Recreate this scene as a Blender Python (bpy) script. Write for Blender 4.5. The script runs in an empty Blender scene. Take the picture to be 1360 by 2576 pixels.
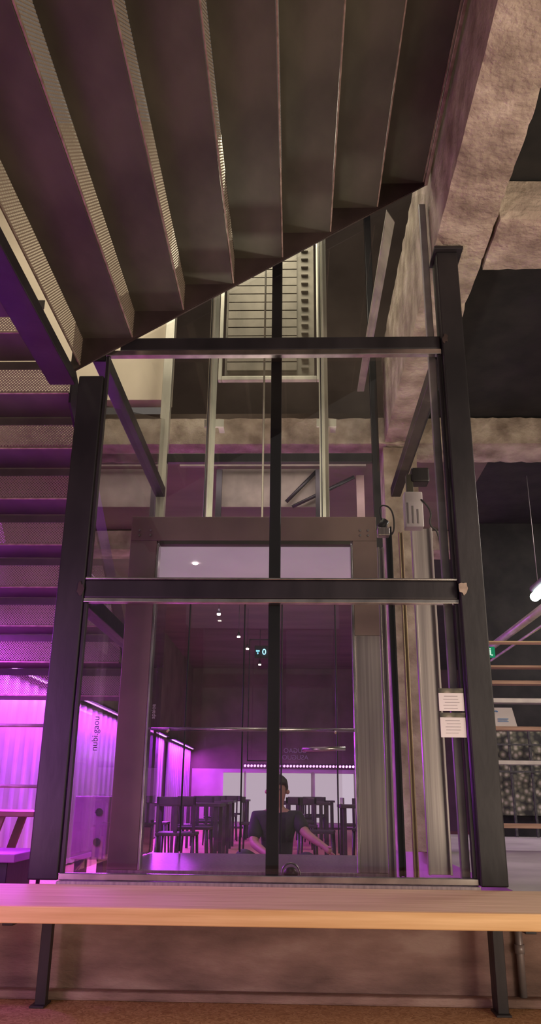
import bpy, bmesh, math, random
from mathutils import Vector, Matrix, noise
random.seed(4)
S = bpy.context.scene
COL = S.collection
S.view_settings.view_transform = 'Standard'

# ---------------- camera solved from the vanishing points ----------------
F = 1994.7
CZ = 0.83
def cdir(px, py): return Vector(((px-680)/F, -(py-1288)/F, -1.0))
ay = cdir(740, 2000).normalized()
az = cdir(743, -4306); az = (az-ay*az.dot(ay)).normalized()
ax = ay.cross(az)
R = Matrix((ax, ay, az))
cd = bpy.data.cameras.new("camera"); cam = bpy.data.objects.new("camera", cd); COL.objects.link(cam)
cam.matrix_world = Matrix.Translation((0, 0, CZ)) @ R.to_4x4()
cd.sensor_fit = 'VERTICAL'; cd.sensor_height = 36; cd.lens = 36*F/2576
cd.clip_start = 0.05; cd.clip_end = 200
S.camera = cam
def at(px, py, Y):
    """survey: world X and Z of a point measured on the vertical plane at depth Y"""
    v = R @ cdir(px, py); s = Y/v.y
    return v.x*s, v.z*s+CZ
def X_(px, py, Y): return at(px, py, Y)[0]
def Z_(px, py, Y): return at(px, py, Y)[1]

# ---------------- materials ----------------
def newmat(name):
    m = bpy.data.materials.new(name); m.use_nodes = True
    nt = m.node_tree; nt.nodes.clear()
    out = nt.nodes.new('ShaderNodeOutputMaterial')
    return m, nt, out
def N(nt, t, **k):
    n = nt.nodes.new(t)
    for a, b in k.items(): setattr(n, a, b)
    return n
def ramp(nt, stops):
    r = N(nt, 'ShaderNodeValToRGB')
    e = r.color_ramp.elements
    while len(e) < len(stops): e.new(0.5)
    for i, (p, c) in enumerate(stops):
        e[i].position = p; e[i].color = (*c, 1)
    return r
def noisy(name, c1, c2, scale=6, stretch=(1, 1, 1), rough=0.6, metal=0.0, bump=0.1, detail=8, lo=0.35, hi=0.65, c3=None, bscale=None, coat=0, emit=0):
    m, nt, out = newmat(name)
    p = N(nt, 'ShaderNodeBsdfPrincipled')
    tc = N(nt, 'ShaderNodeTexCoord'); mp = N(nt, 'ShaderNodeMapping'); mp.inputs['Scale'].default_value = stretch
    nz = N(nt, 'ShaderNodeTexNoise'); nz.inputs['Scale'].default_value = scale; nz.inputs['Detail'].default_value = detail
    nt.links.new(tc.outputs['Object'], mp.inputs[0]); nt.links.new(mp.outputs[0], nz.inputs['Vector'])
    st = [(lo, c1), (hi, c2)]
    if c3: st.append((min(1, hi+0.12), c3))
    r = ramp(nt, st)
    nt.links.new(nz.outputs['Fac'], r.inputs[0]); nt.links.new(r.outputs[0], p.inputs['Base Color'])
    p.inputs['Roughness'].default_value = rough; p.inputs['Metallic'].default_value = metal
    p.inputs['Coat Weight'].default_value = coat
    if emit:
        nt.links.new(r.outputs[0], p.inputs['Emission Color']); p.inputs['Emission Strength'].default_value = emit
    if bump:
        n2 = N(nt, 'ShaderNodeTexNoise'); n2.inputs['Scale'].default_value = bscale or scale*5; n2.inputs['Detail'].default_value = 6
        nt.links.new(mp.outputs[0], n2.inputs['Vector'])
        b = N(nt, 'ShaderNodeBump'); b.inputs['Strength'].default_value = bump; b.inputs['Distance'].default_value = 0.02
        nt.links.new(n2.outputs['Fac'], b.inputs['Height']); nt.links.new(b.outputs[0], p.inputs['Normal'])
    nt.links.new(p.outputs[0], out.inputs[0])
    return m
def emis(name, c, s):
    m, nt, out = newmat(name); e = N(nt, 'ShaderNodeEmission')
    e.inputs[0].default_value = (*c, 1); e.inputs[1].default_value = s
    nt.links.new(e.outputs[0], out.inputs[0]); return m
def glassmat(name, tint, refl=1.0):
    m, nt, out = newmat(name)
    t = N(nt, 'ShaderNodeBsdfTransparent'); t.inputs[0].default_value = (*tint, 1)
    g = N(nt, 'ShaderNodeBsdfGlossy'); g.inputs['Roughness'].default_value = 0.02
    fr = N(nt, 'ShaderNodeFresnel'); fr.inputs[0].default_value = 1.5
    mu = N(nt, 'ShaderNodeMath', operation='MULTIPLY'); mu.inputs[1].default_value = 1.9*refl
    mx = N(nt, 'ShaderNodeMixShader')
    nt.links.new(fr.outputs[0], mu.inputs[0]); nt.links.new(mu.outputs[0], mx.inputs[0])
    nt.links.new(t.outputs[0], mx.inputs[1]); nt.links.new(g.outputs[0], mx.inputs[2])
    nt.links.new(mx.outputs[0], out.inputs[0]); return m
def perfmat(name, axis, c, pitch=0.013):
    m, nt, out = newmat(name)
    tc = N(nt, 'ShaderNodeTexCoord'); sp = N(nt, 'ShaderNodeSeparateXYZ'); cb = N(nt, 'ShaderNodeCombineXYZ')
    nt.links.new(tc.outputs['Object'], sp.inputs[0])
    nt.links.new(sp.outputs['XYZ'.index(axis)], cb.inputs[0]); nt.links.new(sp.outputs[2], cb.inputs[1])
    mp = N(nt, 'ShaderNodeMapping'); mp.inputs['Rotation'].default_value = (0, 0, math.radians(45))
    nt.links.new(cb.outputs[0], mp.inputs[0])
    vo = N(nt, 'ShaderNodeTexVoronoi', voronoi_dimensions='2D'); vo.inputs['Scale'].default_value = 1/pitch
    vo.inputs['Randomness'].default_value = 0
    nt.links.new(mp.outputs[0], vo.inputs['Vector'])
    lt = N(nt, 'ShaderNodeMath', operation='LESS_THAN'); lt.inputs[1].default_value = 0.37
    nt.links.new(vo.outputs['Distance'], lt.inputs[0])
    p = N(nt, 'ShaderNodeBsdfPrincipled'); p.inputs['Base Color'].default_value = (*c, 1)
    p.inputs['Metallic'].default_value = 0.2; p.inputs['Roughness'].default_value = 0.5
    t = N(nt, 'ShaderNodeBsdfTransparent'); mx = N(nt, 'ShaderNodeMixShader')
    nt.links.new(lt.outputs[0], mx.inputs[0]); nt.links.new(p.outputs[0], mx.inputs[1]); nt.links.new(t.outputs[0], mx.inputs[2])
    nt.links.new(mx.outputs[0], out.inputs[0]); return m

M = {}
M['conc'] = noisy('concrete', (0.17, 0.115, 0.10), (0.36, 0.25, 0.215), 2.6, stretch=(1, 1, 3), rough=0.9, bump=0.5, c3=(0.46, 0.35, 0.30), lo=0.3, hi=0.55, bscale=25)
M['concbeam'] = noisy('rough_concrete', (0.20, 0.155, 0.125), (0.385, 0.32, 0.262), 5.0, rough=0.95, bump=0.7, c3=(0.50, 0.43, 0.36), lo=0.32, hi=0.55, bscale=30, detail=12)
M['black'] = noisy('black_paint', (0.007, 0.007, 0.008), (0.017, 0.016, 0.016), 5, rough=0.9, bump=0.1)
M['ceil'] = noisy('dark_brown_ceiling', (0.10, 0.075, 0.065), (0.16, 0.12, 0.10), 1.2, stretch=(.4, 1.5, 1), rough=0.8, bump=0.05)
M['steel'] = noisy('dark_steel', (0.016, 0.015, 0.018), (0.034, 0.031, 0.035), 4, stretch=(1, 1, .4), rough=0.42, metal=0.4, bump=0.05)
M['plate'] = noisy('mill_scale_plate', (0.052, 0.049, 0.038), (0.098, 0.092, 0.070), 3, stretch=(1, .6, 1), rough=0.5, metal=0.3, bump=0.06)
M['stringer'] = noisy('stringer_steel', (0.036, 0.024, 0.023), (0.060, 0.041, 0.038), 5, rough=0.5, metal=0.4, bump=0.05)
M['edge'] = noisy('cut_steel_edge', (0.25, 0.19, 0.15), (0.42, 0.33, 0.27), 20, rough=0.4, metal=0.5, bump=0)
M['chrome'] = noisy('polished_bead', (0.45, 0.42, 0.42), (0.7, 0.66, 0.65), 10, rough=0.25, metal=1, bump=0)
M['stainless'] = noisy('brushed_stainless', (0.34, 0.30, 0.31), (0.54, 0.48, 0.48), 3, stretch=(20, 20, .3), rough=0.3, metal=0.6, bump=0)
M['tanpanel'] = noisy('tan_metal_panel', (0.25, 0.175, 0.16), (0.34, 0.245, 0.22), 3, rough=0.4, metal=0.15, bump=0.02)
M['rail'] = noisy('galvanised_rail', (0.36, 0.35, 0.30), (0.58, 0.56, 0.48), 6, stretch=(1, 1, .3), rough=0.35, metal=0.3, bump=0)
M['slat'] = noisy('slat_metal', (0.13, 0.115, 0.09), (0.20, 0.175, 0.14), 5, rough=0.5, metal=0.2, bump=0)
M['brass'] = noisy('dull_brass', (0.42, 0.32, 0.18), (0.6, 0.48, 0.3), 5, stretch=(1, 1, .3), rough=0.35, metal=0.5, bump=0)
M['pine'] = noisy('pine_board', (0.54, 0.37, 0.20), (0.72, 0.54, 0.33), 4, stretch=(0.5, 9, 9), rough=0.6, bump=0.03, lo=0.3, hi=0.7)
M['pineedge'] = noisy('pine_board_edge', (0.60, 0.36, 0.15), (0.78, 0.52, 0.26), 4, stretch=(0.5, 9, 14), rough=0.55, bump=0.03, lo=0.3, hi=0.7)
M['shelfwood'] = noisy('shelf_wood', (0.30, 0.17, 0.11), (0.50, 0.31, 0.21), 4, stretch=(0.5, 9, 9), rough=0.5, bump=0.03)
M['white'] = noisy('glowing_white_panel', (0.52, 0.43, 0.48), (0.58, 0.48, 0.53), 2, rough=0.6, bump=0.0, emit=0.38)  # glow put into the car ceiling panel to look lit; not a lamp
M['cream'] = noisy('cream_wall', (0.60, 0.53, 0.42), (0.70, 0.62, 0.5), 2, rough=0.8, bump=0.03)
M['sheet'] = noisy('corrugated_light_tinted', (0.50, 0.32, 0.62), (0.62, 0.42, 0.74), 2, rough=0.45, bump=0.02)  # white sheet, with the purple of the light put into its colour
M['magenta'] = noisy('light_tinted_board', (0.34, 0.12, 0.36), (0.44, 0.17, 0.46), 3, rough=0.5, bump=0.02)  # magenta cast of the purple light put into the base colour
M['darkwood'] = noisy('dark_furniture', (0.02, 0.015, 0.02), (0.05, 0.035, 0.04), 8, rough=0.4, bump=0.02)
M['greyfloor'] = noisy('grey_floor', (0.30, 0.28, 0.27), (0.42, 0.40, 0.38), 2, rough=0.5, bump=0.03)
M['brownwall'] = noisy('brown_wall', (0.12, 0.09, 0.078), (0.19, 0.148, 0.128), 1.5, rough=0.8, bump=0.03)
M['endwall'] = noisy('pale_end_wall', (0.44, 0.35, 0.41), (0.57, 0.46, 0.53), 1.5, rough=0.8, bump=0.03)
M['plastic'] = noisy('pale_plastic', (0.5, 0.46, 0.48), (0.65, 0.6, 0.62), 5, rough=0.4, bump=0)
M['redwood'] = noisy('red_brown_board', (0.12, 0.03, 0.03), (0.20, 0.055, 0.055), 6, rough=0.4, bump=0.02)
M['pipe'] = noisy('grey_conduit', (0.25, 0.23, 0.24), (0.36, 0.33, 0.34), 6, rough=0.4, metal=0.3, bump=0)
M['paper'] = noisy('paper', (0.62, 0.6, 0.58), (0.7, 0.68, 0.66), 3, rough=0.7, bump=0)
M['ink'] = noisy('ink', (0.03, 0.03, 0.03), (0.06, 0.06, 0.06), 30, rough=0.7, bump=0)
M['blueink'] = noisy('blue_ink', (0.05, 0.2, 0.45), (0.08, 0.28, 0.6), 30, rough=0.7, bump=0)
M['skin'] = noisy('skin', (0.30, 0.17, 0.13), (0.37, 0.22, 0.17), 6, rough=0.55, bump=0.02)
M['hair'] = noisy('dark_hair', (0.012, 0.009, 0.008), (0.03, 0.022, 0.018), 40, rough=0.6, bump=0.2)
M['shirt'] = noisy('black_cotton', (0.012, 0.011, 0.014), (0.025, 0.023, 0.028), 12, rough=0.9, bump=0.1)
M['trouser'] = noisy('charcoal_cloth', (0.03, 0.028, 0.035), (0.05, 0.046, 0.056), 12, rough=0.9, bump=0.1)
M['glass'] = glassmat('clear_glass', (0.93, 0.93, 0.91))
M['carglass'] = glassmat('lift_glass', (0.90, 0.87, 0.87), 1.0)
M['perfX'] = perfmat('perforated_sheet_x', 'X', (0.34, 0.27, 0.23))
M['perfY'] = perfmat('perforated_sheet_y', 'Y', (0.30, 0.24, 0.19))
M['led'] = emis('led_purple', (0.80, 0.28, 1.0), 4)
M['spot'] = emis('spot_white', (1, 0.9, 0.8), 20)
M['tube'] = emis('tube_light', (0.75, 1, 0.9), 6)
M['disp'] = emis('display_blue', (0.25, 0.7, 1.0), 3.5)
M['exit'] = emis('exit_green', (0.02, 0.30, 0.14), 0.7)
M['exitw'] = emis('exit_white', (0.7, 1, 0.8), 0.9)
M['window'] = emis('lit_blind', (0.70, 0.56, 0.70), 0.9)
M['letter'] = emis('lit_letters', (0.5, 0.2, 0.6), 0.3)

def osb():
    m, nt, out = newmat('osb_board'); p = N(nt, 'ShaderNodeBsdfPrincipled')
    tc = N(nt, 'ShaderNodeTexCoord')
    v = N(nt, 'ShaderNodeTexVoronoi'); v.inputs['Scale'].default_value = 28
    nz = N(nt, 'ShaderNodeTexNoise'); nz.inputs['Scale'].default_value = 9
    mxv = N(nt, 'ShaderNodeVectorMath', operation='ADD')
    nt.links.new(tc.outputs['Object'], nz.inputs['Vector'])
    nt.links.new(tc.outputs['Object'], mxv.inputs[0]); nt.links.new(nz.outputs['Color'], mxv.inputs[1])
    nt.links.new(mxv.outputs[0], v.inputs['Vector'])
    sp = N(nt, 'ShaderNodeSeparateColor'); nt.links.new(v.outputs['Color'], sp.inputs[0])
    r = ramp(nt, [(0, (0.34, 0.18, 0.08)), (0.5, (0.50, 0.30, 0.15)), (1, (0.64, 0.43, 0.24))])
    nt.links.new(sp.outputs[0], r.inputs[0]); nt.links.new(r.outputs[0], p.inputs['Base Color'])
    p.inputs['Roughness'].default_value = 0.6
    nt.links.new(p.outputs[0], out.inputs[0]); return m
M['osb'] = osb()
def foliage():
    m, nt, out = newmat('foliage_print'); p = N(nt, 'ShaderNodeBsdfPrincipled')
    tc = N(nt, 'ShaderNodeTexCoord')
    v = N(nt, 'ShaderNodeTexVoronoi'); v.inputs['Scale'].default_value = 16
    nz = N(nt, 'ShaderNodeTexNoise'); nz.inputs['Scale'].default_value = 5; nz.inputs['Detail'].default_value = 8
    nt.links.new(tc.outputs['Object'], v.inputs['Vector']); nt.links.new(tc.outputs['Object'], nz.inputs['Vector'])
    mu = N(nt, 'ShaderNodeMath', operation='MULTIPLY'); nt.links.new(v.outputs['Distance'], mu.inputs[0]); nt.links.new(nz.outputs['Fac'], mu.inputs[1])
    r = ramp(nt, [(0.08, (0.40, 0.36, 0.30)), (0.2, (0.12, 0.12, 0.08)), (0.36, (0.02, 0.02, 0.02))])
    nt.links.new(mu.outputs[0], r.inputs[0]); nt.links.new(r.outputs[0], p.inputs['Base Color'])
    p.inputs['Roughness'].default_value = 0.7
    nt.links.new(p.outputs[0], out.inputs[0]); return m
M['foliage'] = foliage()

# ---------------- geometry helpers ----------------
def tag(o, label=None, cat=None, group=None, kind=None):
    if label: o["label"] = label
    if cat: o["category"] = cat
    if group: o["group"] = group
    if kind: o["kind"] = kind
    return o
def link(o, parent=None):
    COL.objects.link(o)
    if parent:
        o.parent = parent
        o.matrix_parent_inverse = Matrix.Translation(-Vector(parent.location))
    return o
def thing(name, loc, label, cat, group=None):
    e = bpy.data.objects.new(name, None); e.empty_display_size = 0.1; e.location = loc
    COL.objects.link(e); return tag(e, label, cat, group)
def finish(bm, name, mat, parent, smooth=False):
    c = Vector((0, 0, 0))
    if bm.verts:
        lo = Vector([min(v.co[i] for v in bm.verts) for i in range(3)])
        hi = Vector([max(v.co[i] for v in bm.verts) for i in range(3)])
        c = (lo+hi)/2
    for v in bm.verts: v.co -= c
    bmesh.ops.recalc_face_normals(bm, faces=bm.faces[:])
    me = bpy.data.meshes.new(name); bm.to_mesh(me); bm.free()
    me.materials.append(M[mat] if isinstance(mat, str) else mat)
    if smooth:
        for p in me.polygons: p.use_smooth = True
    o = bpy.data.objects.new(name, me); o.location = c
    return link(o, parent)
def addbox(bm, b):
    x0, x1, y0, y1, z0, z1 = b
    vs = [bm.verts.new((x, y, z)) for x in (x0, x1) for y in (y0, y1) for z in (z0, z1)]
    for f in ((0, 1, 3, 2), (4, 6, 7, 5), (0, 4, 5, 1), (2, 3, 7, 6), (0, 2, 6, 4), (1, 5, 7, 3)):
        bm.faces.new([vs[i] for i in f])
def box(name, x0, x1, y0, y1, z0, z1, mat, parent=None, bev=0.003, more=()):
    bm = bmesh.new()
    for b in [(x0, x1, y0, y1, z0, z1)]+list(more): addbox(bm, b)
    if bev: bmesh.ops.bevel(bm, geom=bm.edges[:], offset=bev, segments=2, affect='EDGES', profile=0.5)
    return finish(bm, name, mat, parent)
def addcyl(bm, p0, p1, r, seg=14, r2=None):
    p0 = Vector(p0); p1 = Vector(p1); d = p1-p0
    q = d.to_track_quat('Z', 'Y'); r2 = r if r2 is None else r2
    a = []; b = []
    for i in range(seg):
        t = 2*math.pi*i/seg; u = q @ Vector((math.cos(t), math.sin(t), 0))
        a.append(bm.verts.new(p0+u*r)); b.append(bm.verts.new(p1+u*r2))
    for i in range(seg):
        j = (i+1) % seg; bm.faces.new((a[i], a[j], b[j], b[i]))
    bm.faces.new(a[::-1]); bm.faces.new(b)
def cyl(name, p0, p1, r, mat, parent=None, seg=14, r2=None, smooth=True):
    bm = bmesh.new(); addcyl(bm, p0, p1, r, seg, r2)
    o = finish(bm, name, mat, parent)
    for p in o.data.polygons: p.use_smooth = len(p.vertices) == 4
    return o
def prism(name, pts, off, mat, parent=None):
    bm = bmesh.new(); off = Vector(off)
    a = [bm.verts.new(p) for p in pts]; b = [bm.verts.new(Vector(p)+off) for p in pts]
    bm.faces.new(a); bm.faces.new(b[::-1]); n = len(pts)
    for i in range(n): bm.faces.new((a[i], b[i], b[(i+1) % n], a[(i+1) % n]))
    return finish(bm, name, mat, parent)
def sheet(name, pts, mat, parent=None):
    bm = bmesh.new(); bm.faces.new([bm.verts.new(p) for p in pts])
    return finish(bm, name, mat, parent)
def tube(name, pts, r, mat, parent=None):
    cu = bpy.data.curves.new(name, 'CURVE'); cu.dimensions = '3D'; cu.bevel_depth = r; cu.bevel_resolution = 2
    sp = cu.splines.new('NURBS'); sp.points.add(len(pts)-1); sp.use_endpoint_u = True; sp.order_u = 3
    for i, p in enumerate(pts): sp.points[i].co = (*p, 1)
    o = bpy.data.objects.new(name+"_c", cu); COL.objects.link(o)
    dg = bpy.context.evaluated_depsgraph_get(); me = bpy.data.meshes.new_from_object(o.evaluated_get(dg))
    bpy.data.objects.remove(o); me.materials.clear(); me.materials.append(M[mat])
    return link(bpy.data.objects.new(name, me), parent)
def text(name, s, loc, size, mat, parent=None, rot=(math.pi/2, 0, 0), flip=False):
    cu = bpy.data.curves.new(name, 'FONT'); cu.body = s; cu.size = size; cu.extrude = 0.0006
    cu.align_x = 'CENTER'; cu.align_y = 'CENTER'
    o = bpy.data.objects.new(name+"_c", cu); COL.objects.link(o)
    dg = bpy.context.evaluated_depsgraph_get(); me = bpy.data.meshes.new_from_object(o.evaluated_get(dg))
    bpy.data.objects.remove(o); me.materials.clear(); me.materials.append(M[mat])
    if flip: me.transform(Matrix.Scale(-1, 4, (1, 0, 0)))
    o = bpy.data.objects.new(name, me); o.location = loc; o.rotation_euler = rot
    return link(o, parent)
def copy_thing(root, d, group=None, rz=0.0):
    d = Vector(d)
    r = root.copy(); COL.objects.link(r); r.location = root.location+d; r.rotation_euler = (0, 0, rz)
    for c in root.children:
        k = c.copy(); COL.objects.link(k); k.parent = r; k.matrix_parent_inverse = c.matrix_parent_inverse.copy()
    return r

# ================= SETTING =================
def struct(o): o["kind"] = "structure"; return o
struct(box('floor', -8, 8, -3, 24, -0.1, 0, 'osb', bev=0))
struct(box('trim_1', -4, 4, 3.83, 3.895, 0, 0.035, 'conc', bev=0.01))
struct(box('wall_front', -4, 4, 3.895, 4.05, 0, 0.425, 'conc', bev=0.008))
struct(box('floor_platform', 1.02, 8, 4.06, 10.0, 0.0, 0.42, 'greyfloor', bev=0))
struct(box('wall_left', -3.0, -2.78, 3.0, 22, 0, 4.1, 'brownwall', bev=0))
struct(box('wall_back', -3, 8, 22, 22.2, 0, 4.1, 'brownwall', bev=0))
struct(box('wall_right', 2.15, 8, 9.6, 9.8, 0.425, 4.1, 'black', bev=0))
struct(box('ceiling', -8, 2.0, 6.9, 22, 4.1, 4.3, 'ceil', bev=0))
struct(box('ceiling_black', 2.0, 8, 6.9, 22, 4.1, 4.3, 'black', bev=0))
struct(box('ceiling_side', 1.12, 8, -1, 6.9, 4.1, 4.3, 'black', bev=0))
struct(box('wall_upper', -4.2, -1.14, 6.45, 6.6, 4.22, 7.5, 'cream', bev=0))
struct(box('wall_upper_back', -1.5, 4, 8.2, 8.3, 4.31, 8.5, 'brownwall', bev=0))
struct(box('wall_upper_left', -4.2, -4.1, 0, 6.4, 3.3, 7.5, 'cream', bev=0))

# concrete beams and column
def beam(name, x0, x1, y0, y1, z0, z1, label, g=0.05, amp=0.004, cat="concrete beam"):
    bm = bmesh.new()
    def grid(o, u, v, lu, lv):
        nu = max(2, int(lu/g)); nv = max(2, int(lv/g)); o = Vector(o); u = Vector(u); v = Vector(v)
        gr = [[bm.verts.new(o+u*lu*i/nu+v*lv*j/nv) for j in range(nv+1)] for i in range(nu+1)]
        for i in range(nu):
            for j in range(nv): bm.faces.new((gr[i][j], gr[i+1][j], gr[i+1][j+1], gr[i][j+1]))
    lx, ly, lz = x1-x0, y1-y0, z1-z0
    for z in (z0, z1): grid((x0, y0, z), (1, 0, 0), (0, 1, 0), lx, ly)
    for x in (x0, x1): grid((x, y0, z0), (0, 1, 0), (0, 0, 1), ly, lz)
    for y in (y0, y1): grid((x0, y, z0), (1, 0, 0), (0, 0, 1), lx, lz)
    bmesh.ops.remove_doubles(bm, verts=bm.verts[:], dist=0.002)
    for v in bm.verts:
        onedge = sum((abs(v.co.x-x0) < 1e-3 or abs(v.co.x-x1) < 1e-3, abs(v.co.y-y0) < 1e-3 or abs(v.co.y-y1) < 1e-3, abs(v.co.z-z0) < 1e-3 or abs(v.co.z-z1) < 1e-3)) >= 2
        d = noise.noise_vector(v.co*11)*amp
        if onedge:
            c = Vector(((x0+x1)/2-v.co.x, 0, (z0+z1)/2-v.co.z)) if ly > lx else Vector((0, (y0+y1)/2-v.co.y, (z0+z1)/2-v.co.z))
            c.normalize(); d += c*(0.002+0.026*max(0, noise.noise(v.co*11)))
        v.co += d
    return tag(finish(bm, name, 'concbeam', None, smooth=False), label, cat)
beam('concrete_beam', 0.81, 1.11, 0.6, 6.53, 3.825, 4.75, "long rough concrete beam beside the steel staircase")
beam('concrete_beam', 1.13, 7.5, 3.6, 4.05, 3.825, 4.085, "rough concrete cross beam joining the long beam under black ceiling")
beam('concrete_beam', -7.5, 7.5, 6.56, 7.0, 3.825, 4.085, "rough concrete cross beam passing behind the glass lift shaft")
beam('concrete_beam', -7.5, 7.5, 9.85, 10.3, 3.825, 4.085, "distant concrete cross beam under the black ceiling", g=.15)
beam('concrete_column', 0.80, 1.1, 6.6, 6.95, 0.43, 3.81, "rough concrete column carrying the cross beam behind the lift", cat="column")

# ================= LIFT SHAFT =================
FY = 3.9
sh = thing('lift_shaft', (-0.12, FY, 0.43), "dark steel framed glass lift shaft standing on low concrete wall", "lift shaft")
PL = (-1.195, -1.058); PR = (0.815, 0.945)
bx = lambda n, *a, **k: box(n, *a, **k)
bx('post', PL[0], PL[1], 3.86, 3.97, 0.46, 3.01, 'steel', sh, 0.006)
bx('post', PR[0], PR[1]-0.01, 3.83, 3.97, 0.46, 3.79, 'steel', sh, 0.006)
bx('cap_plate', 0.80, 0.965, 3.80, 3.98, 3.79, 3.808, 'steel', sh, 0.002)
bx('post', -1.17, -1.09, 6.2, 6.28, 0.43, 6.4, 'rail', sh, 0.004)
bx('post', 0.66, 0.72, 6.2, 6.26, 0.43, 6.4, 'steel', sh, 0.004)
bx('crossbar', -1.088, 0.658, 6.2, 6.25, Z_(680, 1162, 6.2), Z_(680, 1140, 6.2), 'steel', sh, 0.004)
bx('side_jamb', 0.752, 0.792, 3.93, 3.965, 0.46, 4.22, 'pipe', sh, 0.004)
bx('mullion', X_(671, 1900, 4.0), X_(702, 1900, 4.0), 3.97, 4.03, 0.46, 4.3, 'steel', sh, 0.003)
z1a, z1b = Z_(680, 1510, FY), Z_(680, 1464, FY)
z2a, z2b = Z_(690, 888, FY), Z_(690, 856, FY)
gx0, gx1 = PL[1]+0.002, PR[0]-0.002
bx('crossbar', gx0, gx1, 3.865, 3.93, z1a, z1b, 'steel', sh, 0.008)
bx('crossbar', -0.98, gx1, 3.865, 3.93, z2a, z2b, 'steel', sh, 0.008)
for (a, b) in ((z1a-0.022, z1a-0.001), (z1b+0.001, z1b+0.012), (z2a-0.034, z2a-0.001), (0.462, 0.49)):
    bx('glazing_bead', gx0, gx1, 3.86, 3.90, a, b, 'chrome', sh, 0.003)
for x in (gx0+0.012, gx1-0.014):
    bx('glazing_bead', x-0.008, x+0.008, 3.865, 3.90, 0.49, z1a-0.024, 'steel', sh, 0.002)
    bx('glazing_bead', x-0.008, x+0.008, 3.865, 3.90, z1b+0.014, z2a-0.036, 'steel', sh, 0.002)
def weld(x, z, r, y=3.827):
    bm = bmesh.new(); n = 14; vs = []
    for i in range(n):
        t = i*2*math.pi/n; q = r*random.uniform(0.5, 1.15)
        vs.append(bm.verts.new((x+q*math.cos(t)*0.6, y, z+q*math.sin(t))))
    bm.faces.new(vs); g = bmesh.ops.extrude_face_region(bm, geom=bm.faces[:])
    for v in g['geom']:
        if isinstance(v, bmesh.types.BMVert): v.co.y -= 0.002
    finish(bm, 'weld_mark', 'edge' if r > 0.04 else 'stringer', sh)
weld(PR[0]+0.02, (z1a+z1b)/2, 0.045); weld(PR[0]+0.015, (z2a+z2b)/2, 0.03); weld(PL[1]-0.015, (z1a+z1b)/2, 0.036, 3.857)
def pane(pts, m='glass', p=sh): return sheet('glass_pane', pts, m, p)
pane([(gx0, FY, .48), (gx1, FY, .48), (gx1, FY, z1a), (gx0, FY, z1a)])
pane([(gx0, FY, z1b), (gx1, FY, z1b), (gx1, FY, z2a), (gx0, FY, z2a)])
pane([(-0.9, FY, z2b), (gx1-.02, FY, z2b), (gx1-.02, FY, 4.26), (0.76, FY, 4.27)])
for (a, b) in ((z1a, z1b), (z2a, z2b)):
    bx('crossbar', -1.165, -1.085, 3.98, 6.19, a, b, 'steel', sh, 0.005)
bx('crossbar', 0.80, 0.88, 3.98, 6.19, z2a, z2b, 'steel', sh, 0.005)
pane([(-1.125, 3.98, .45), (-1.125, 6.2, .45), (-1.125, 6.2, 3.9), (-1.125, 3.98, 2.9)])
bx('sill', gx0, gx1, 3.83, 4.03, 0.428, 0.46, 'stainless', sh, 0.003)

# ================= LIFT CAR =================
CY = 4.3; CB = 5.55
car = thing('lift_car', (-0.2, CY, 0.47), "glass lift car with metal jambs, handrail and white ceiling", "lift")
hz0, hz1 = Z_(640, 1360, CY), Z_(640, 1300, CY)
cx0, cx1 = X_(318, 1500, CY), X_(952, 1500, CY)
bx('header', cx0, cx1, CY, CY+0.06, hz0, hz1, 'tanpanel', car, 0.003)
ix0, ix1 = X_(392, 1500, CY), X_(884, 1500, CY)
bx('header', ix0, ix1, CY+0.0, CY+0.05, hz0-0.022, hz0-0.002, 'plate', car, 0.002)
bx('jamb', cx0, ix0-0.012, CY, CY+0.05, 0.47, hz0-0.001, 'tanpanel', car, 0.003)
bx('jamb', ix0-0.010, ix0+0.002, CY-0.01, CY+0.06, 0.47, hz0-0.024, 'chrome', car, 0.002)
bx('jamb', ix1+0.012, cx1, CY, CY+0.05, 0.47, z1a-.1, 'stainless', car, 0.003)
bx('jamb', ix1+0.012, cx1, CY, CY+0.05, z1a-.099, hz0-0.001, 'tanpanel', car, 0.003)
bx('jamb', ix1-0.002, ix1+0.010, CY-0.01, CY+0.06, 0.47, hz0-0.024, 'chrome', car, 0.002)
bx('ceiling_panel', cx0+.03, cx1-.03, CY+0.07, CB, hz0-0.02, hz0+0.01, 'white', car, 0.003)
bx('car_floor', cx0, cx1, CY, CB, 0.44, 0.47, 'stainless', car, 0.003)
bx('door_leaf_frame', ix0, ix1, CB-0.03, CB, hz0-0.05, hz0-0.022, 'plate', car, 0.002)
sheet('glass_pane', [(ix0, CB, .47), (ix1, CB, .47), (ix1, CB, hz0), (ix0, CB, hz0)], 'carglass', car)
for x in (ix0+0.03, ix0+0.42, (ix0+ix1)/2+0.14, ix1-0.03):
    bx('door_frame', x-0.005, x+0.005, CB-0.02, CB-0.005, 0.48, hz0-0.062, 'steel', car, 0.002)
bx('side_panel', cx0, cx0+0.02, CY+0.06, CB, 0.48, hz0-0.03, 'carglass', car, 0.001)
zh = Z_(640, 1835, CY+0.1)
cyl('handrail', (ix0, CY+0.1, zh), (ix1, CY+0.1, zh), 0.010, 'chrome', car)
for x in (ix0+0.1, ix1-0.1): cyl('handrail_bracket', (x, CY+0.1, zh), (x, CY+0.02, zh-0.02), 0.006, 'chrome', car)
cyl('handrail', (X_(760, 1885, 5.4), 5.4, Z_(760, 1885, 5.4)), (X_(868, 1883, 5.4), 5.4, Z_(868, 1883, 5.4)), 0.014, 'chrome', car)
px0_, px1_, pz0_, pz1_ = X_(624, 1750, 5.3), X_(702, 1750, 5.3), Z_(640, 1915, 5.3), Z_(640, 1608, 5.3)
w_ = .006
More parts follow.
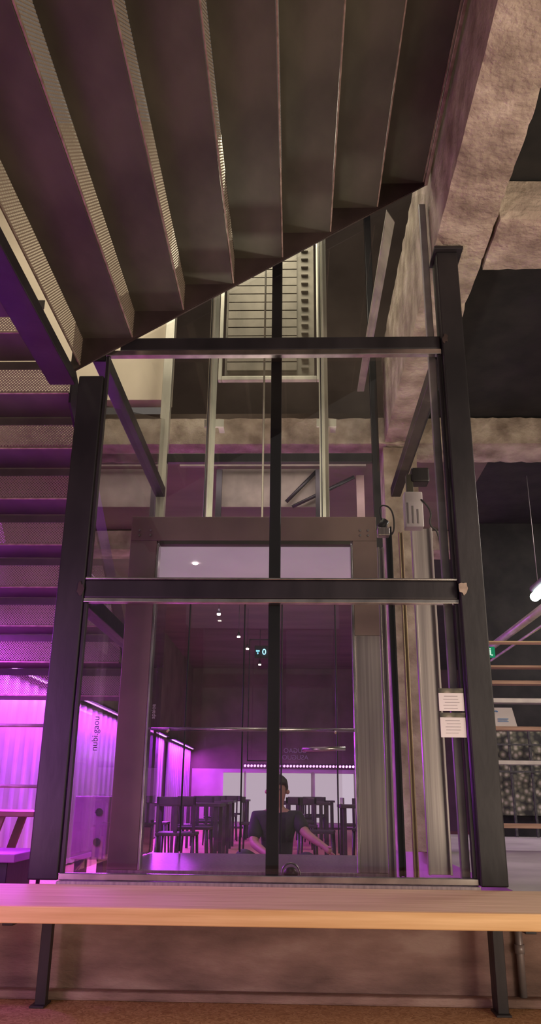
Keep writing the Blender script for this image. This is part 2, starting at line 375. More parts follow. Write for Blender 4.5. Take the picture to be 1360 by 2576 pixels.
cp = bx('control_panel', px0_, px0_+w_, 5.29, 5.31, pz0_, pz1_, 'ink', car, 0.0015, more=[(px1_-w_, px1_, 5.29, 5.31, pz0_, pz1_), (px0_+w_, px1_-w_, 5.29, 5.31, pz1_-w_, pz1_), (px0_+w_, px1_-w_, 5.29, 5.31, pz0_, pz0_+w_)])
cp["label"] = "slim dark outlined glass control panel"
bx('display_screen', X_(640, 1640, 5.29), px1_-w_-.002, 5.292, 5.308, Z_(660, 1656, 5.29), Z_(660, 1624, 5.29), 'ink', car, 0.001)
text('floor_display', "0", (X_(664, 1640, 5.28), 5.288, Z_(667, 1640, 5.28)), 0.055, 'disp', car)
text('floor_display', "000\n0", (X_(648, 1638, 5.28), 5.288, Z_(650, 1640, 5.28)), 0.016, 'disp', car)
cyl('ceiling_spotlight', (X_(490, 1440, 4.7), 4.7, hz0-0.021), (X_(490, 1440, 4.7), 4.7, hz0-0.026), 0.015, 'spot', car)
for px in (352, 380, 925, 905):
    for dz in (0.03, 0.06):
        x = X_(px, 1325, CY); cyl('bolt', (x, CY, hz0+dz), (x, CY-0.008, hz0+dz), 0.006, 'chrome', car, 8)
o = thing('round_floor_fitting', (X_(731, 2165, 4.15), 4.15, 0.47), "small black half-round fitting with chrome ring on lift sill", "fitting")
bm = bmesh.new(); bmesh.ops.create_uvsphere(bm, u_segments=20, v_segments=10, radius=0.036, matrix=Matrix.Translation(o.location)); 
for v in bm.verts: v.co.z = max(v.co.z, 0.47)
finish(bm, 'dome', 'steel', o, True)
pts = [(o.location.x+0.045*math.cos(a), 4.13, 0.472+0.052*math.sin(a)) for a in [math.pi*i/12 for i in range(13)]]
tube('ring', pts, 0.004, 'chrome', o)

# ================= GUIDE RAILS AND MACHINERY =================
def grail(pxa, y):
    x = X_(pxa, 1150, y)
    g = thing('guide_rail', (x, y, 2.3), "galvanised vertical lift guide rail bolted to concrete beam", "guide rail", "lift guide rails")
    z0 = hz1+0.0
    bx('rail_channel', x-0.032, x+0.032, y, y+0.012, z0, 6.0, 'rail', g, 0.002, more=[(x-0.006, x+0.006, y-0.05, y, z0, 6.0)])
    for zz in (Z_(600, 1062, y),):
        bx('bracket', x-0.05, x+0.09, y+0.013, y+0.03, zz-0.03, zz+0.03, 'rail', g, 0.002, more=[(x+0.05, x+0.09, y+0.03, y+0.12, zz-0.03, zz-0.02)])
    cyl('roller', (x-0.01, y-0.06, z0+0.04), (x-0.01, y-0.06, z0+0.15), 0.02, 'chrome', g)
    cyl('cable', (x-0.02, y-0.04, z0+0.15), (x-0.02, y-0.04, 6.0), 0.004, 'steel', g)
grail(527, 5.1); grail(815, 5.1)
x = X_(662, 1100, 5.1)
o = cyl('lift_rope', (x, 5.1, hz1), (x, 5.1, 6.2), 0.007, 'slat'); tag(o, "thin grey vertical lift rope above the car", "rope")
LY = 5.9
lf = thing('counterweight_frame', (X_(675, 955, LY), LY, Z_(675, 955, LY)), "pale metal frame with slatted infill hanging inside the shaft", "lift counterweight")
lx0, lx1 = X_(548, 950, LY), X_(806, 950, LY); lz = Z_(675, 955, LY); lt = 5.9
bx('frame_side', lx0, lx0+0.03, LY, LY+0.05, lz, lt, 'rail', lf, 0.003)
bx('frame_side', lx1-0.03, lx1, LY, LY+0.05, lz, lt, 'rail', lf, 0.003)
bx('frame_bottom', lx0+0.031, lx1-0.031, LY, LY+0.05, lz, lz+0.035, 'rail', lf, 0.003)
bx('back_sheet', lx0+0.05, lx1-0.05, LY+0.04, LY+0.05, lz+0.04, lt, 'slat', lf, 0.001)
bm = bmesh.new(); z = lz+0.1
while z < lt-0.05:
    addbox(bm, (lx0+0.07, lx1-0.20, LY+0.015, LY+0.035, z, z+0.075)); addbox(bm, (lx1-0.16, lx1-0.10, LY+0.01, LY+0.035, z+0.02, z+0.04)); z += 0.085
finish(bm, 'slats', 'slat', lf)
LF = thing('landing_window_frame', (0.05, 7.6, 2.4), "dim grey glazed frame with diagonal brace beyond the shaft", "window frame")
x0, x1, z0, z1 = X_(452, 1165, 7.6), X_(920, 1165, 7.6), Z_(600, 1288, 7.6), Z_(600, 1168, 7.6)
bx('top_rail', x0, x1, 7.6, 7.64, z1-0.02, z1, 'slat', LF, 0.002)
bx('grey_panel', X_(556, 1200, 7.8), X_(795, 1200, 7.8), 7.8, 7.82, Z_(600, 1275, 7.8), Z_(600, 1178, 7.8), 'slat', LF, 0.002)
xq = X_(552, 1200, 7.7); bx('stile', xq-.03, xq+.03, 7.66, 7.7, z0-.6, z1-.03, 'steel', LF, 0.002)
xq = X_(800, 1200, 7.7); bx('stile', xq-.03, xq+.03, 7.66, 7.7, z0-.6, z1-.03, 'steel', LF, 0.002)
def P(px, py, Y): a, b = at(px, py, Y); return Vector((a, Y, b))
for a, b in (((720, 1262, 7.74), (795, 1186, 7.74)), ((735, 1275, 7.74), (890, 1200, 7.74))):
    cyl('brace', P(*a), P(*b), .02, 'steel', LF, 8)
bx('end_panel', X_(895, 1200, 7.9), X_(915, 1200, 7.9), 7.9, 7.92, z0-.4, z1, 'tanpanel', LF, 0.002)

def prof(name, pa, pb, y, z0, z1, m, label, cat, d=0.05):
    x0, x1 = X_(pa, 1800, y), X_(pb, 1800, y)
    t = thing(name, ((x0+x1)/2, y, z0), label, cat)
    w = (x1-x0)
    box('web', x0, x1, y, y+0.01, z0, z1, m, t, 0.002)
    box('flange', x0, x0+min(.012, w*.3), y-d, y-0.001, z0, z1, m, t, 0.002)
    box('flange', x1-min(.012, w*.3), x1, y-d, y-0.001, z0, z1, m, t, 0.002)
    return t
prof('guide_channel', 962, 980, 4.45, .44, hz0, 'stainless', "narrow bright steel guide channel beside lift car", "channel", 0.03)
prof('guide_channel', 987, 1003, 4.5, .44, hz1, 'steel', "narrow dark steel guide channel beside lift car", "channel", 0.03)
prof('guide_channel', 1022, 1034, 4.4, .44, Z_(1000, 1340, 4.4), 'brass', "warm brass-coloured vertical guide strip", "channel", 0.02)
prof('hydraulic_column', 1056, 1112, 4.62, .44, Z_(1060, 1330, 4.62), 'stainless', "wide brushed steel column enclosing lift drive", "column", 0.03)
cb = thing('lift_controller', (X_(1041, 1325, 4.3), 4.3, Z_(1041, 1325, 4.3)), "pale plastic lift controller with printed label and black motor", "controller")
x0, x1, za, zb = X_(1018, 1280, 4.3), X_(1064, 1280, 4.3), Z_(1041, 1325, 4.3), Z_(1041, 1236, 4.3)
bx('housing', x0, x1, 4.3, 4.38, za, zb, 'plastic', cb, 0.006)
for k in range(3): bx('label_print', x0+.012+k*.028, x0+.020+k*.028, 4.296, 4.299, za+.02, zb-.07-.02*k, 'pipe', cb, 0)
bx('motor', x0+0.05, x1+0.05, 4.32, 4.42, zb+0.07, zb+0.16, 'steel', cb, 0.01)
bx('bracket_arm', x0+.02, x0+.06, 4.33, 4.37, zb+0.001, zb+0.12, 'plate', cb, 0.004)
tube('cable', [(x1-.01, 4.3, zb-.05), (x1+.05, 4.28, zb-.12), (x1+.02, 4.28, za-.0), (x1+.09, 4.3, za-.03), (x1+.1, 4.33, za-.3)], 0.005, 'ink', cb)
sw = thing('limit_switch', (X_(965, 1345, 4.3), 4.3, Z_(965, 1345, 4.3)), "small metal limit switch with looping black cable", "switch")
x0, za = X_(950, 1345, 4.35), Z_(965, 1345, 4.35)
bx('switch_body', x0, x0+0.07, 4.36, 4.42, za, za+0.05, 'stainless', sw, 0.006)
cyl('cylinder', (x0+.02, 4.39, za+.05), (x0+.05, 4.39, za+.10), 0.025, 'steel', sw)
tube('cable', [(x0+.03, 4.39, za+.1), (x0+.0, 4.36, za+.19), (x0+.09, 4.35, za+.17), (x0+.1, 4.36, za+.02), (x0+.08, 4.38, za+.01)], 0.005, 'ink', sw)

for i, (a, b) in enumerate(((1745, 1790), (1806, 1856))):
    px0, px1 = (1100, 1162) if i == 0 else (1104, 1167)
    x0, x1 = X_(px0, a, 3.88), X_(px1, a, 3.88); z0, z1 = Z_(1130, b, 3.88), Z_(1130, a, 3.88)
    x1 = min(x1, gx1-.004)
    nt_ = thing('notice', ((x0+x1)/2, 3.855, z0), "small printed white notice with dark leafy heading on glass", "notice", "notices taped to glass")
    box('paper_sheet', x0, x1, 3.855, 3.857, z0, z1, 'paper', nt_, 0)
    box('heading', x0, x1, 3.855, 3.857, z1+.0005, z1+0.022, 'foliage', nt_, 0)
    lines = [(x0+.02+random.uniform(0, .01), x1-.02-random.uniform(0, .02), 3.8535, 3.8545, z1-.016-k*.014, z1-.014-k*.014) for k in range(5)]
    box('print_lines', *lines[0], 'pipe', nt_, 0, more=lines[1:])
o = text('glass_lettering', "nubi.gaou", (X_(240, 1845, 3.905), 3.906, Z_(240, 1845, 3.905)), 0.042, 'ink', None, rot=(math.pi/2, -math.pi/2, 0)); tag(o, "small dark vertical lettering on glass pane", "lettering")
o = text('glass_lettering', "apaioa", (X_(386, 1790, 4.29), 4.285, Z_(386, 1790, 4.29)), 0.03, 'paper', None, rot=(math.pi/2, -math.pi/2, 0)); tag(o, "small pale vertical lettering on lift jamb", "lettering")

# ================= UPPER STAIR FLIGHT =================
st = thing('staircase', (-1.19, 3.8, 3.0), "dark steel staircase seen from below with perforated risers", "staircase")
X0, G, Zb, H = -1.188, 0.2795, 3.06, 0.176
YN, YF = 1.7, 3.835
for k in range(8):
    xk = X0+G*k; zk = Zb+H*k
    box('riser', xk-0.002, xk+0.002, YN, YF-0.004, zk+0.012, zk+H, 'perfY', st, 0)
    box('edge_strip', xk-0.005, xk+0.004, YN, YF-0.004, zk-0.002, zk+0.011, 'edge', st, 0.002)
    if k < 7:
        box('tread', xk+0.003, xk+G-0.006, YN, YF-0.004, zk+H-0.006, zk+H+0.004, 'plate', st, 0.001)
s = H/G
prism('stringer', [(X0-0.05, YF, Zb-0.04), (X0+G*7+.02, YF, Zb+H*7-0.004), (X0+G*7+.02, YF, Zb+H*7+.3), (X0-0.05, YF, Zb+.3)], (0, -0.004, 0), 'stringer', st)
prism('stringer', [(X0-0.05, YF, Zb-0.045), (X0+G*7+.02, YF, Zb+H*7-0.009), (X0+G*7+.02, YF, Zb+H*7+.001), (X0-0.05, YF, Zb-0.035)], (0, 0.012, 0), 'stringer', st)
prism('stringer', [(X0-0.05, YN, Zb-0.04), (X0+G*7+.02, YN, Zb+H*7-0.004), (X0+G*7+.02, YN, Zb+H*7+.3), (X0-0.05, YN, Zb+.3)], (0, -0.01, 0), 'stringer', st)
box('edge_beam', -1.34, -1.197, 0.8, 3.82, 2.93, 3.0, 'steel', st, 0.004)
box('landing_plate', -2.6, -1.345, 0.8, 3.30, 3.02, 3.04, 'plate', st, 0.002)
box('edge_strip', 0.775, 0.793, YN, YF, 4.27, 4.30, 'edge', st, 0.002)

# ================= LOWER STAIR FLIGHT =================
s2 = thing('staircase', (-1.9, 5.0, 1.4), "lower steel stair flight with perforated risers going down behind post", "staircase")
Y0, G2, Z0, H2 = 3.95, 0.30, 2.95, 0.205
xa, xb = -2.55, -1.27
for k in range(-1, 8):
    y = Y0+G2*k; z = Z0-H2*k
    xr = xb if k >= 0 else -1.36
    box('riser', xa, xr, y-0.002, y+0.002, z+0.012, z+0.150, 'perfX', s2, 0)
    box('riser_plate', xa, xr, y-0.004, y+0.004, z+0.151, z+H2-0.003, 'plate', s2, 0.001)
    box('edge_strip', xa, xr, y-0.006, y+0.004, z-0.004, z+0.009, 'edge', s2, 0.002)
    box('tread', xa, xr, y+0.005, y+G2-0.009, z-0.002, z+0.006, 'plate', s2, 0.001)
for x in (xa-0.014, xb+0.002):
    prism('stringer', [(x, Y0, Z0-0.06), (x, Y0+G2*8, Z0-H2*7-0.06), (x, Y0+G2*8, Z0-H2*7+.16), (x, Y0, Z0+.19)], (0.012, 0, 0), 'steel', s2)
box('leg', xa+.01, xa+.07, 6.22, 6.28, 0.0, 1.50, 'steel', s2, 0.004)

# ================= BENCH =================
bn = thing('wooden_bench', (-0.1, 3.5, 0), "long pale pine bench on black steel legs before lift", "bench")
bx('seat', -2.3, 2.1, 3.105, 3.80, 0.395, 0.45, 'pine', bn, 0.004)
bx('seat_front_edge', -2.3, 2.1, 3.08, 3.104, 0.395, 0.45, 'pineedge', bn, 0.004)
bx('seat_trim', -2.3, 2.1, 3.801, 3.826, 0.40, 0.448, 'pine', bn, 0.002)
for x in (-1.045, 0.845):
    bx('leg', x-0.022, x+0.022, 3.72, 3.76, 0.0, 0.394, 'steel', bn, 0.002, more=[(x-0.022, x-0.014, 3.76, 3.82, 0.0, 0.394)])
    bx('foot_plate', x-0.035, x+0.025, 3.69, 3.80, 0.0, 0.008, 'steel', bn, 0.001)
    bx('support_rail', x-0.02, x+0.02, 3.2, 3.7, 0.37, 0.394, 'steel', bn, 0.002)
x = X_(1312, 2420, 3.85)
pp = thing('conduit_pipe', (x, 3.87, 0.036), "grey vertical conduit pipe with coupling under the bench", "pipe")
cyl('pipe', (x, 3.87, 0.036), (x, 3.87, 0.39), 0.016, 'pipe', pp); cyl('coupling', (x, 3.87, 0.2), (x, 3.87, 0.235), 0.021, 'pipe', pp)

# ================= LEFT ROOM =================
def corr(y0, y1, z0, z1, i):
    bm = bmesh.new(); n = int((y1-y0)/0.02); prev = None
    for j in range(n+1):
        y = y0+(y1-y0)*j/n; ph = (y % 0.30)/0.30
        d = 0.035 if ph < 0.42 else (0.035*(1-(ph-.42)/.08) if ph < .5 else (0 if ph < .92 else 0.035*(ph-.92)/.08))
        a = bm.verts.new((-2.76+d, y, z0)); b = bm.verts.new((-2.76+d, y, z1))
        if prev: bm.faces.new((prev[0], a, b, prev[1]))
        prev = (a, b)
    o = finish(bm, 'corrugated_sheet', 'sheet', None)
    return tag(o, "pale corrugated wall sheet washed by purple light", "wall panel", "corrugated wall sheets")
ys = [(4.2, 7.0), (7.03, 10.0), (10.03, 13.2), (13.8, 17.2), (17.8, 21.8)]
for i, (a, b) in enumerate(ys):
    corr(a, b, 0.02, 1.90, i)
    o = thing('led_strip', (-2.66, (a+b)/2, 1.93), "purple led strip lamp above corrugated wall", "led strip", "purple wall led strips")
    box('housing', -2.779, -2.60, a+.1, b-.1, 1.945, 1.975, 'steel', o, 0.002)
    box('emitter', -2.68, -2.65, a+.15, b-.15, 1.935, 1.944, 'led', o, 0)
    L = bpy.data.lights.new('wall_wash', 'AREA'); L.shape = 'RECTANGLE'; L.size = 0.05; L.size_y = b-a-.3; L.energy = 120*(b-a)/3; L.color = (0.60, 0.06, 1.0)
    lo = bpy.data.objects.new('wall_wash', L); COL.objects.link(lo); lo.location = (-2.60, (a+b)/2, 1.92)
    lo.rotation_euler = (0, math.radians(-14), 0)

hr = thing('guard_rail', (-2.4, 5.9, 0), "thin steel guard rail tubes before the purple wall", "railing")
for py in (1825, 1978):
    z = Z_(50, py, 5.9); cyl('rail_tube', (-2.7, 5.9, z), (-1.75, 5.9, z), 0.012, 'rail', hr)
for x in (-2.6, -1.75): cyl('baluster', (x, 5.9, 0), (x, 5.9, Z_(50, 1825, 5.9)), 0.014, 'steel', hr)
tt = thing('trestle_table', (-2.1, 5.2, 0), "dark red-brown trestle table with slanted legs lit purple", "table")
bx('top', -2.6, X_(84, 2060, 5.0), 5.0, 5.6, 0.69, 0.72, 'redwood', tt, 0.004)
for y in (5.08, 5.5):
    for sx in (-2.55, -2.0):
        prism('leg', [(sx, y, 0.0), (sx+.05, y, 0.0), (sx+.25, y, .688), (sx+.20, y, .688)], (0, .03, 0), 'redwood', tt)
b2 = thing('low_bench', (-1.9, 4.5, 0), "low wooden bench washed in magenta light", "bench")
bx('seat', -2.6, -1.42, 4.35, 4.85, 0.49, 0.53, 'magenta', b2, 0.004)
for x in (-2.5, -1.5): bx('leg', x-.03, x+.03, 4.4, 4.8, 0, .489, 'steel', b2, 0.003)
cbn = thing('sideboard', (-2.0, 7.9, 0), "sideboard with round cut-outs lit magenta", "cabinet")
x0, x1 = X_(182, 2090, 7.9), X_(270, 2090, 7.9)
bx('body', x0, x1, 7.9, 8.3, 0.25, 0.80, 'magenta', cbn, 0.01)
for pz in (0.66, 0.40): cyl('round_hole', (x1-.09, 7.899, pz), (x1-.09, 7.89, pz), 0.035, 'ink', cbn)
for x in (x0+.06, x1-.06): bx('leg', x-.03, x+.03, 7.95, 8.2, 0, .249, 'darkwood', cbn, 0.002)

# ================= DINING ROOM (reflected room, built solid behind the glass) =================
def table(x, y):
    t = thing('dining_table', (x, y, 0), "dark square dining table on slim legs", "table", "dark dining tables")
    box('top', x-.4, x+.4, y-.35, y+.35, .70, .735, 'darkwood', t, 0.004)
    for sx in (-.35, .35):
        for sy in (-.3, .3): box('leg', x+sx-.02, x+sx+.02, y+sy-.02, y+sy+.02, 0, .699, 'darkwood', t, 0.002)
    return t
def chair(x, y):
    t = thing('dining_chair', (x, y, 0), "dark wooden dining chair with slatted back", "chair", "dark dining chairs")
    box('seat', x-.2, x+.2, y-.2, y+.2, .43, .46, 'darkwood', t, 0.006)
    for sx in (-.18, .18):
        for sy in (-.18, .18): cyl('leg', (x+sx*1.1, y+sy*1.1, 0), (x+sx, y+sy, .429), .012, 'darkwood', t, 8, .016)
    box('backrest', x-.2, x+.2, y+.17, y+.19, .72, .80, 'darkwood', t, 0.004,
        more=[(x-.2, x-.17, y+.17, y+.19, .461, .80), (x+.17, x+.2, y+.17, y+.19, .461, .80), (x-.02, x+.02, y+.17, y+.185, .461, .75)])
    return t
T0 = table(-1.2, 9.5); C0 = chair(-1.2, 8.75); C0.rotation_euler = (0, 0, math.pi)
tabs = [(0.9, 9.6), (-1.3, 11.8), (.1, 12.0), (1.5, 11.9), (-1.4, 14.2), (.1, 14.4), (1.6, 14.3), (-1.3, 17), (.4, 17), (2.0, 17)]
for x, y in tabs: copy_thing(T0, (x+1.2, y-9.5, 0))
for x, y in [(-1.2, 9.5)]+tabs:
    for dx, dy, rz in ((0, -.75, math.pi), (0, .75, 0), (-.65, 0, math.pi/2)):
        if (x, y) == (-1.2, 9.5) and dy == -.75: continue
        if y > 14 and dx: continue
        copy_thing(C0, (x+dx+1.2, y+dy-8.75, 0), rz=rz+random.uniform(-.12, .12))

for i, (a, b) in enumerate(((560, 612), (618, 700), (705, 782), (792, 890))):
    w = thing('window_blind', (X_((a+b)/2, 2060, 21.9), 21.9, .3), "pale glowing roller blind on the end wall", "window blind", "pale blinds on end wall")
    x0, x1, z0, z1 = X_(a, 2000, 21.9), X_(b, 2000, 21.9), Z_(700, 2068, 21.9), Z_(700, 1945, 21.9)
    box('fabric', x0, x1, 21.9, 21.92, z0, z1, 'window', w, 0)
    box('roller', x0-.02, x1+.02, 21.86, 21.94, z1+.001, z1+.05, 'endwall', w, 0.005)
struct(box('trim_2', -2.7, 3.0, 21.96, 21.995, 0.05, Z_(700, 1935, 21.96), 'endwall', bev=0))
o = text('wall_lettering', "CUGAO\nASUGUO", (X_(742, 1897, 21.8), 21.9, Z_(742, 1897, 21.8)), 0.17, 'letter', flip=True); tag(o, "small glowing purple capital letters on the end wall", "sign")
sl = thing('string_light', (0.4, 21.7, 1.7), "string of small purple bulbs across end wall", "string light")
xs0, xs1 = X_(612, 1925, 21.7), X_(892, 1925, 21.7); zz = Z_(700, 1927, 21.7)
cyl('wire', (xs0, 21.7, zz+.05), (xs1, 21.7, zz+.05), 0.012, 'ink', sl, 6)
bm = bmesh.new()
for k in range(34):
    bmesh.ops.create_icosphere(bm, subdivisions=1, radius=0.035, matrix=Matrix.Translation((xs0+(xs1-xs0)*(k+.5)/34, 21.7, zz)))
finish(bm, 'bulbs', 'led', sl)
for px, py, Y in ((600, 1602, 13.5), (622, 1632, 14.5), (653, 1672, 16.5), (685, 1722, 19.0), (956, 1633, 14.0), (550, 1545, 11.0)):
    x, z = at(px, py, Y)
    d = thing('pendant_spotlight', (x, Y, z), "small black ceiling spotlight on thin rod", "spotlight", "ceiling spotlights")
    cyl('rod', (x, Y, z+.08), (x, Y, 4.09), 0.005, 'steel', d, 8); cyl('shade', (x, Y, z+.01), (x, Y, z+.08), 0.028, 'steel', d, 14, 0.015)
    cyl('bulb', (x, Y, z-.012), (x, Y, z+.009), 0.026, 'spot', d)

# ================= RIGHT SIDE =================
SY = 7.0
su = thing('shelving_unit', (2.4, SY, 0.42), "open shelving of wooden boards on black uprights", "shelves")
for py, th, m in ((1614, .012, 'pine'), (1676, .02, 'shelfwood'), (1716, .03, 'shelfwood'), (1762, .04, 'pipe'), (1832, .03, 'shelfwood'), (1918, .035, 'pipe'), (2078, .035, 'shelfwood')):
    z = Z_(1290, py, SY)
    box('shelf_board', 1.62, 3.4, SY, SY+.12, z-th/2, z+th/2, m, su, 0.003)
for x in (1.66, 3.3): box('upright', x-.02, x+.02, SY+.121, SY+.16, .42, Z_(1290, 1600, SY), 'steel', su, 0.002)
zc0 = Z_(1290, 1832, SY)+.016
x = X_(1264, 1800, 7.05)
ic = thing('information_card', (x, 7.05, zc0), "white card with blue logo leaning on shelf", "card")
prism('card', [(x-.09, 7.03, zc0), (x+.11, 7.03, zc0), (x+.085, 7.06, zc0+.16), (x-.11, 7.06, zc0+.16)], (0, .004, 0), 'paper', ic)
zc = zc0+.11
tube('logo', [(x-.06+.02*math.cos(a), 7.038, zc+.02*math.sin(a)) for a in [math.pi*.2+i*.4 for i in range(9)]], 0.004, 'blueink', ic)
box('text_lines', x-.05, x+.04, 7.026, 7.029, zc-.05, zc-.045, 'blueink', ic, 0, more=[(x-.05, x+.03, 7.026, 7.029, zc-.06, zc-.056), (x-.05, x+.04, 7.026, 7.029, zc-.07, zc-.066)])
mu_ = thing('foliage_mural', (3.2, 9.55, .42), "foliage photo mural behind black metal grid", "mural")
z0, z1 = Z_(1300, 2052, 9.4), Z_(1300, 1838, 9.4)
box('print', 2.2, 4.2, 9.55, 9.56, z0, z1, 'foliage', mu_, 0)
g = []
for k in range(9): g.append((2.2+k*.23, 2.225+k*.23, 9.45, 9.47, .42, z1+.02))
g.append((2.2, 4.2, 9.44, 9.46, z1-.16, z1-.14)); g.append((2.2, 4.2, 9.44, 9.46, (z0+z1)/2, (z0+z1)/2+.02))
box('grid', *g[0], 'ink', mu_, 0, more=g[1:])
x, z = at(1230, 1640, 7.6)
ex = thing('exit_sign', (x, 7.6, z), "small green illuminated emergency exit sign", "exit sign")
box('sign_body', x-.05, x+.055, 7.6, 7.63, z-.05, z+.05, 'exit', ex, 0.004)
box('running_figure', x+.0, x+.015, 7.595, 7.599, z-.03, z+.02, 'exitw', ex, 0, more=[(x-.02, x+.0, 7.595, 7.599, z-.005, z+.005), (x+.016, x+.03, 7.595, 7.599, z-.035, z-.025), (x-.002, x+.014, 7.595, 7.599, z+.024, z+.036)])
box('arrow', x-.042, x-.026, 7.595, 7.599, z-.02, z+.02, 'exitw', ex, 0)
cyl('hanger', (x, 7.615, z+.051), (x, 7.615, 4.09), .004, 'steel', ex, 6)
fl = thing('tube_lamp', (2.5, 7.55, 2.8), "hanging tubular lamp glowing greenish white on thin wires", "lamp")
cyl('tube', (2.5, 7.08, 2.80), (2.5, 8.15, 2.80), .05, 'tube', fl)
cyl('housing', (2.5, 7.06, 2.89), (2.5, 8.18, 2.89), .038, 'pipe', fl)
for yy in (7.3, 8.0): cyl('wire', (2.5, yy, 2.91), (2.5, yy, 4.1), .004, 'pipe', fl, 6)
for X, Z, r in ((2.0, 2.27, .035), (2.12, 2.22, .012)):
    o = thing('ceiling_duct', (X, 8.0, Z), "slim grey duct hung below the black ceiling", "duct", "ceiling ducts")
    cyl('duct_pipe', (X, 5.6, Z), (X, 9.0, Z), r, 'rail', o)
    if r > .02:
        cyl('hanger_wire', (X, 8.4, Z+r), (X, 8.4, 4.1), .004, 'pipe', o, 6)
    else:
        cyl('hanger_wire', (X-.07, 8.4, Z+.012), (X-.07, 8.4, Z+.013), .004, 'pipe', o, 6)
o = prism('steel_channel', [P(972, 530, 4.3), P(992, 560, 4.3), P(915, 985, 6.2), P(898, 985, 6.2)], (0.0, 0.01, 0.02), 'rail'); tag(o, "pale sloping steel channel inside upper shaft", "channel")

# ================= PERSON (solid figure standing in for a reflection in the glass) =================
pe = thing('person', (-0.15, 7.45, 0), "person in black shirt crouching with one bare forearm extended", "person")
def skin(name, verts, edges, radii, mat, sub=2, roots=(0,)):
    me = bpy.data.meshes.new(name); me.from_pydata([Vector(v) for v in verts], edges, []); me.update()
    o = bpy.data.objects.new(name, me); link(o, pe)
    m = o.modifiers.new('skin', 'SKIN'); m.use_smooth_shade = True
    for i, r in enumerate(radii):
        sv = me.skin_vertices[0].data[i]; sv.radius = (r, r)
        sv.use_root = i in roots
    s_ = o.modifiers.new('sub', 'SUBSURF'); s_.levels = sub; s_.render_levels = sub
    me.materials.append(M[mat]); return o
cx, cy = -0.15, 7.42; dz = -0.03
def D(v): return (v[0], v[1], v[2]+dz if v[2] > .3 else v[2])
V = [(cx, cy+.08, .20), (cx, cy+.04, .38), (cx, cy, .56), (cx, cy-.01, .68), (cx, cy-.02, .76),
     (cx, cy-.04, .84), (cx, cy-.04, .93), (cx, cy-.05, .975),
     (cx-.17, cy-.01, .665), (cx-.20, cy-.12, .47), (cx-.08, cy-.3, .40),
     (cx+.17, cy-.02, .665), (cx+.25, cy-.18, .55), (cx+.40, cy-.34, .46), (cx+.425, cy-.37, .44), (cx+.45, cy-.40, .42),
     (cx-.1, cy+.05, .18), (cx-.30, cy-.28, .36), (cx-.14, cy-.42, .06), (cx-.14, cy-.54, .03),
     (cx+.1, cy+.05, .18), (cx+.28, cy-.28, .34), (cx+.14, cy-.42, .06), (cx+.14, cy-.54, .03), (cx-.04, cy-.35, .39)]
V = [D(v) for v in V]
E = [(0, 1), (1, 2), (2, 3), (3, 4), (4, 5), (5, 6), (6, 7), (3, 8), (8, 9), (9, 10), (3, 11), (11, 12), (12, 13), (13, 14), (14, 15), (0, 16), (16, 17), (17, 18), (18, 19), (0, 20), (20, 21), (21, 22), (22, 23), (10, 24)]
Rr = [.13, .12, .135, .10, .05, .078, .085, .05, .055, .042, .03, .055, .042, .027, .03, .026, .09, .065, .042, .03, .09, .065, .042, .03, .028]
skin('body', V, E, Rr, 'skin')
def finger(b, d, l, r=.0085):
    b = Vector(b)+Vector((0, 0, dz)); d = Vector(d).normalized()
    pts = [b, b+d*l*.45, b+d*l*.8+Vector((0, 0, -.006)), b+d*l+Vector((0, 0, -.016))]
    skin('finger', pts, [(0, 1), (1, 2), (2, 3)], [r, r, r*.9, r*.75], 'skin', 1)
for k, l in enumerate((.065, .075, .07, .055)): finger((cx+.445, cy-.42+.016*k, .425-.006*k), (.8, -.25+.12*k, -.5), l)
finger((cx+.42, cy-.375, .455), (.5, -.6, .25), .055, .0095)
for k, l in enumerate((.065, .075, .07, .055)): finger((cx-.025, cy-.365+.014*k, .40-.008*k), (.8, -.3, -.35), l)
finger((cx-.06, cy-.35, .415), (.5, -.3, .5), .05, .0095)
skin('shirt', [D(v) for v in [(cx, cy+.07, .24), (cx, cy+.04, .38), (cx, cy, .56), (cx, cy-.01, .69), (cx-.17, cy-.01, .67), (cx-.20, cy-.11, .49), (cx+.17, cy-.02, .67), (cx+.24, cy-.16, .565)]],
     [(0, 1), (1, 2), (2, 3), (3, 4), (4, 5), (3, 6), (6, 7)], [.15, .14, .16, .115, .08, .06, .08, .058], 'shirt')
skin('trousers', [(cx, cy+.08, .19), (cx-.1, cy+.05, .18), (cx-.30, cy-.28, .36), (cx-.15, cy-.41, .10), (cx+.1, cy+.05, .18), (cx+.28, cy-.28, .34), (cx+.15, cy-.41, .10)],
     [(0, 1), (1, 2), (2, 3), (0, 4), (4, 5), (5, 6)], [.15, .105, .08, .055, .105, .08, .055], 'trouser')
bm = bmesh.new(); bmesh.ops.create_uvsphere(bm, u_segments=24, v_segments=16, radius=1)
for v in bm.verts:
    c = v.co.copy(); r = 1+.04*math.sin(c.x*17)*math.sin(c.z*13)
    v.co = Vector((cx+c.x*.096*r, cy-.03+c.y*.105*r, .93+dz+c.z*.105*r))
    if c.y < -.1 and c.z < .15: v.co.y = cy-.03
finish(bm, 'hair', 'hair', pe, True)
bm = bmesh.new(); bmesh.ops.create_cone(bm, segments=8, radius1=.014, radius2=.005, depth=.04, cap_ends=True, matrix=Matrix.Translation((cx, cy-.125, .885+dz)))
finish(bm, 'nose', 'skin', pe, True)
for sx in (-.03, .03):
    bm = bmesh.new(); bmesh.ops.create_uvsphere(bm, u_segments=10, v_segments=8, radius=.009, matrix=Matrix.Translation((cx+sx, cy-.118, .905+dz))); finish(bm, 'eye', 'ink', pe, True)
    bm = bmesh.new(); bmesh.ops.create_uvsphere(bm, u_segments=10, v_segments=8, radius=.02, matrix=Matrix.Translation((cx+sx*3.0, cy-.03, .885+dz))); finish(bm, 'ear', 'skin', pe, True)
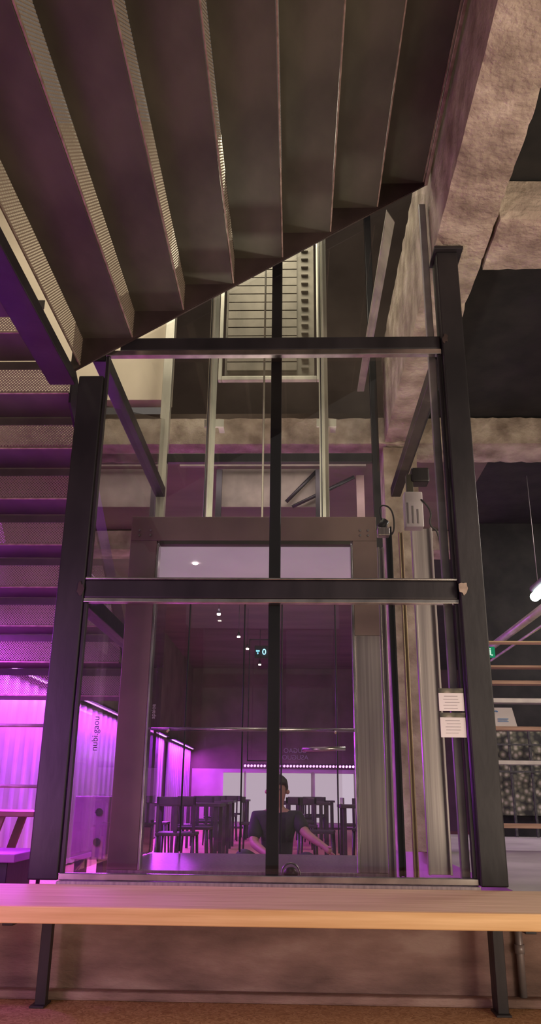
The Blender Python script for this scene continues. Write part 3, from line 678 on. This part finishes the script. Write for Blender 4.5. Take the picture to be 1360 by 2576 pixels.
box('mouth', cx-.02, cx+.02, cy-.122, cy-.115, .848+dz, .855+dz, 'redwood', pe, 0.002)

# ================= LIGHTS =================
def area(loc, tgt, size, e, c, sy=None):
    L = bpy.data.lights.new('fill_light', 'AREA'); L.size = size; L.energy = e; L.color = c
    if sy: L.shape = 'RECTANGLE'; L.size_y = sy
    o = bpy.data.objects.new('fill_light', L); COL.objects.link(o); o.location = loc
    o.rotation_euler = (Vector(tgt)-Vector(loc)).to_track_quat('-Z', 'Y').to_euler()
    return o
area((3.9, 0.3, 2.4), (0, 4, 1.2), 1.6, 112, (1, .82, .62))            # warm room, right
area((-3.2, 0.6, 1.2), (0, 4, 0.4), 1.4, 24, (1, .70, .62))              # warm room, left
area((2.6, 0.8, 0.22), (0.2, 3.95, 0.25), 0.35, 11, (1, .66, .58))       # low light on concrete wall
area((-2.6, 0.8, 0.22), (-0.2, 3.95, 0.25), 0.35, 11, (1, .50, .70))
area((-2.2, 2.9, 1.3), (-1.5, 3.4, 0.4), 0.5, 20, (.70, .03, 1))         # purple spill at bench
area((-2.0, 1.9, 0.9), (-1.9, 5.0, 2.4), 0.8, 11, (.66, .14, .95))       # purple under lower flight
area((2.2, 1.0, 0.5), (0.0, 2.8, 4.0), 1.4, 32, (1, .88, .64))          # up bounce to stair underside
area((-2.3, 7.0, 3.4), (-1.6, 4.5, 0.5), 1.0, 14, (.65, .08, 1))
area((-0.2, 5.0, 5.9), (-0.2, 5.2, 3), 1.0, 38, (1, .92, .70))          # shaft light
area((-0.2, 4.42, 2.42), (-0.1, 5.7, 4.2), 0.25, 14, (1, .92, .72))      # added up-light above the car roof to brighten the guide rails
area((-2.8, 3.0, 6.0), (-4.2, 3, 4.5), 1.5, 70, (1, .82, .55))          # upper floor wall
area((-1.5, 5.0, 6.2), (-2, 6.4, 4.8), 1.0, 30, (1, .88, .68))
area((-0.3, 7.27, 4.07), (-0.3, 9.5, 0), 3.0, 26, (1, .80, .80), .35)   # unseen fills added behind the concrete beams
area((-0.3, 10.75, 4.07), (-0.3, 13, 0), 3.6, 150, (.95, .70, .92), .6)
area((-0.5, 12, .9), (0, 12, 4), 3.0, 58, (1, .80, .66), 6)              # glow toward dining ceiling
area((4.0, 7.5, 3.7), (3.0, 8, .4), 1.5, 90, (1, .88, .80))            # right
area((2.6, 1.8, 2.0), (1.4, 5, 4.0), 1.0, 26, (1, .82, .66))            # on beams
w = bpy.data.worlds.new('world'); S.world = w; w.use_nodes = True
bg = w.node_tree.nodes['Background']; bg.inputs[0].default_value = (.50, .44, .40, 1); bg.inputs[1].default_value = 0.27
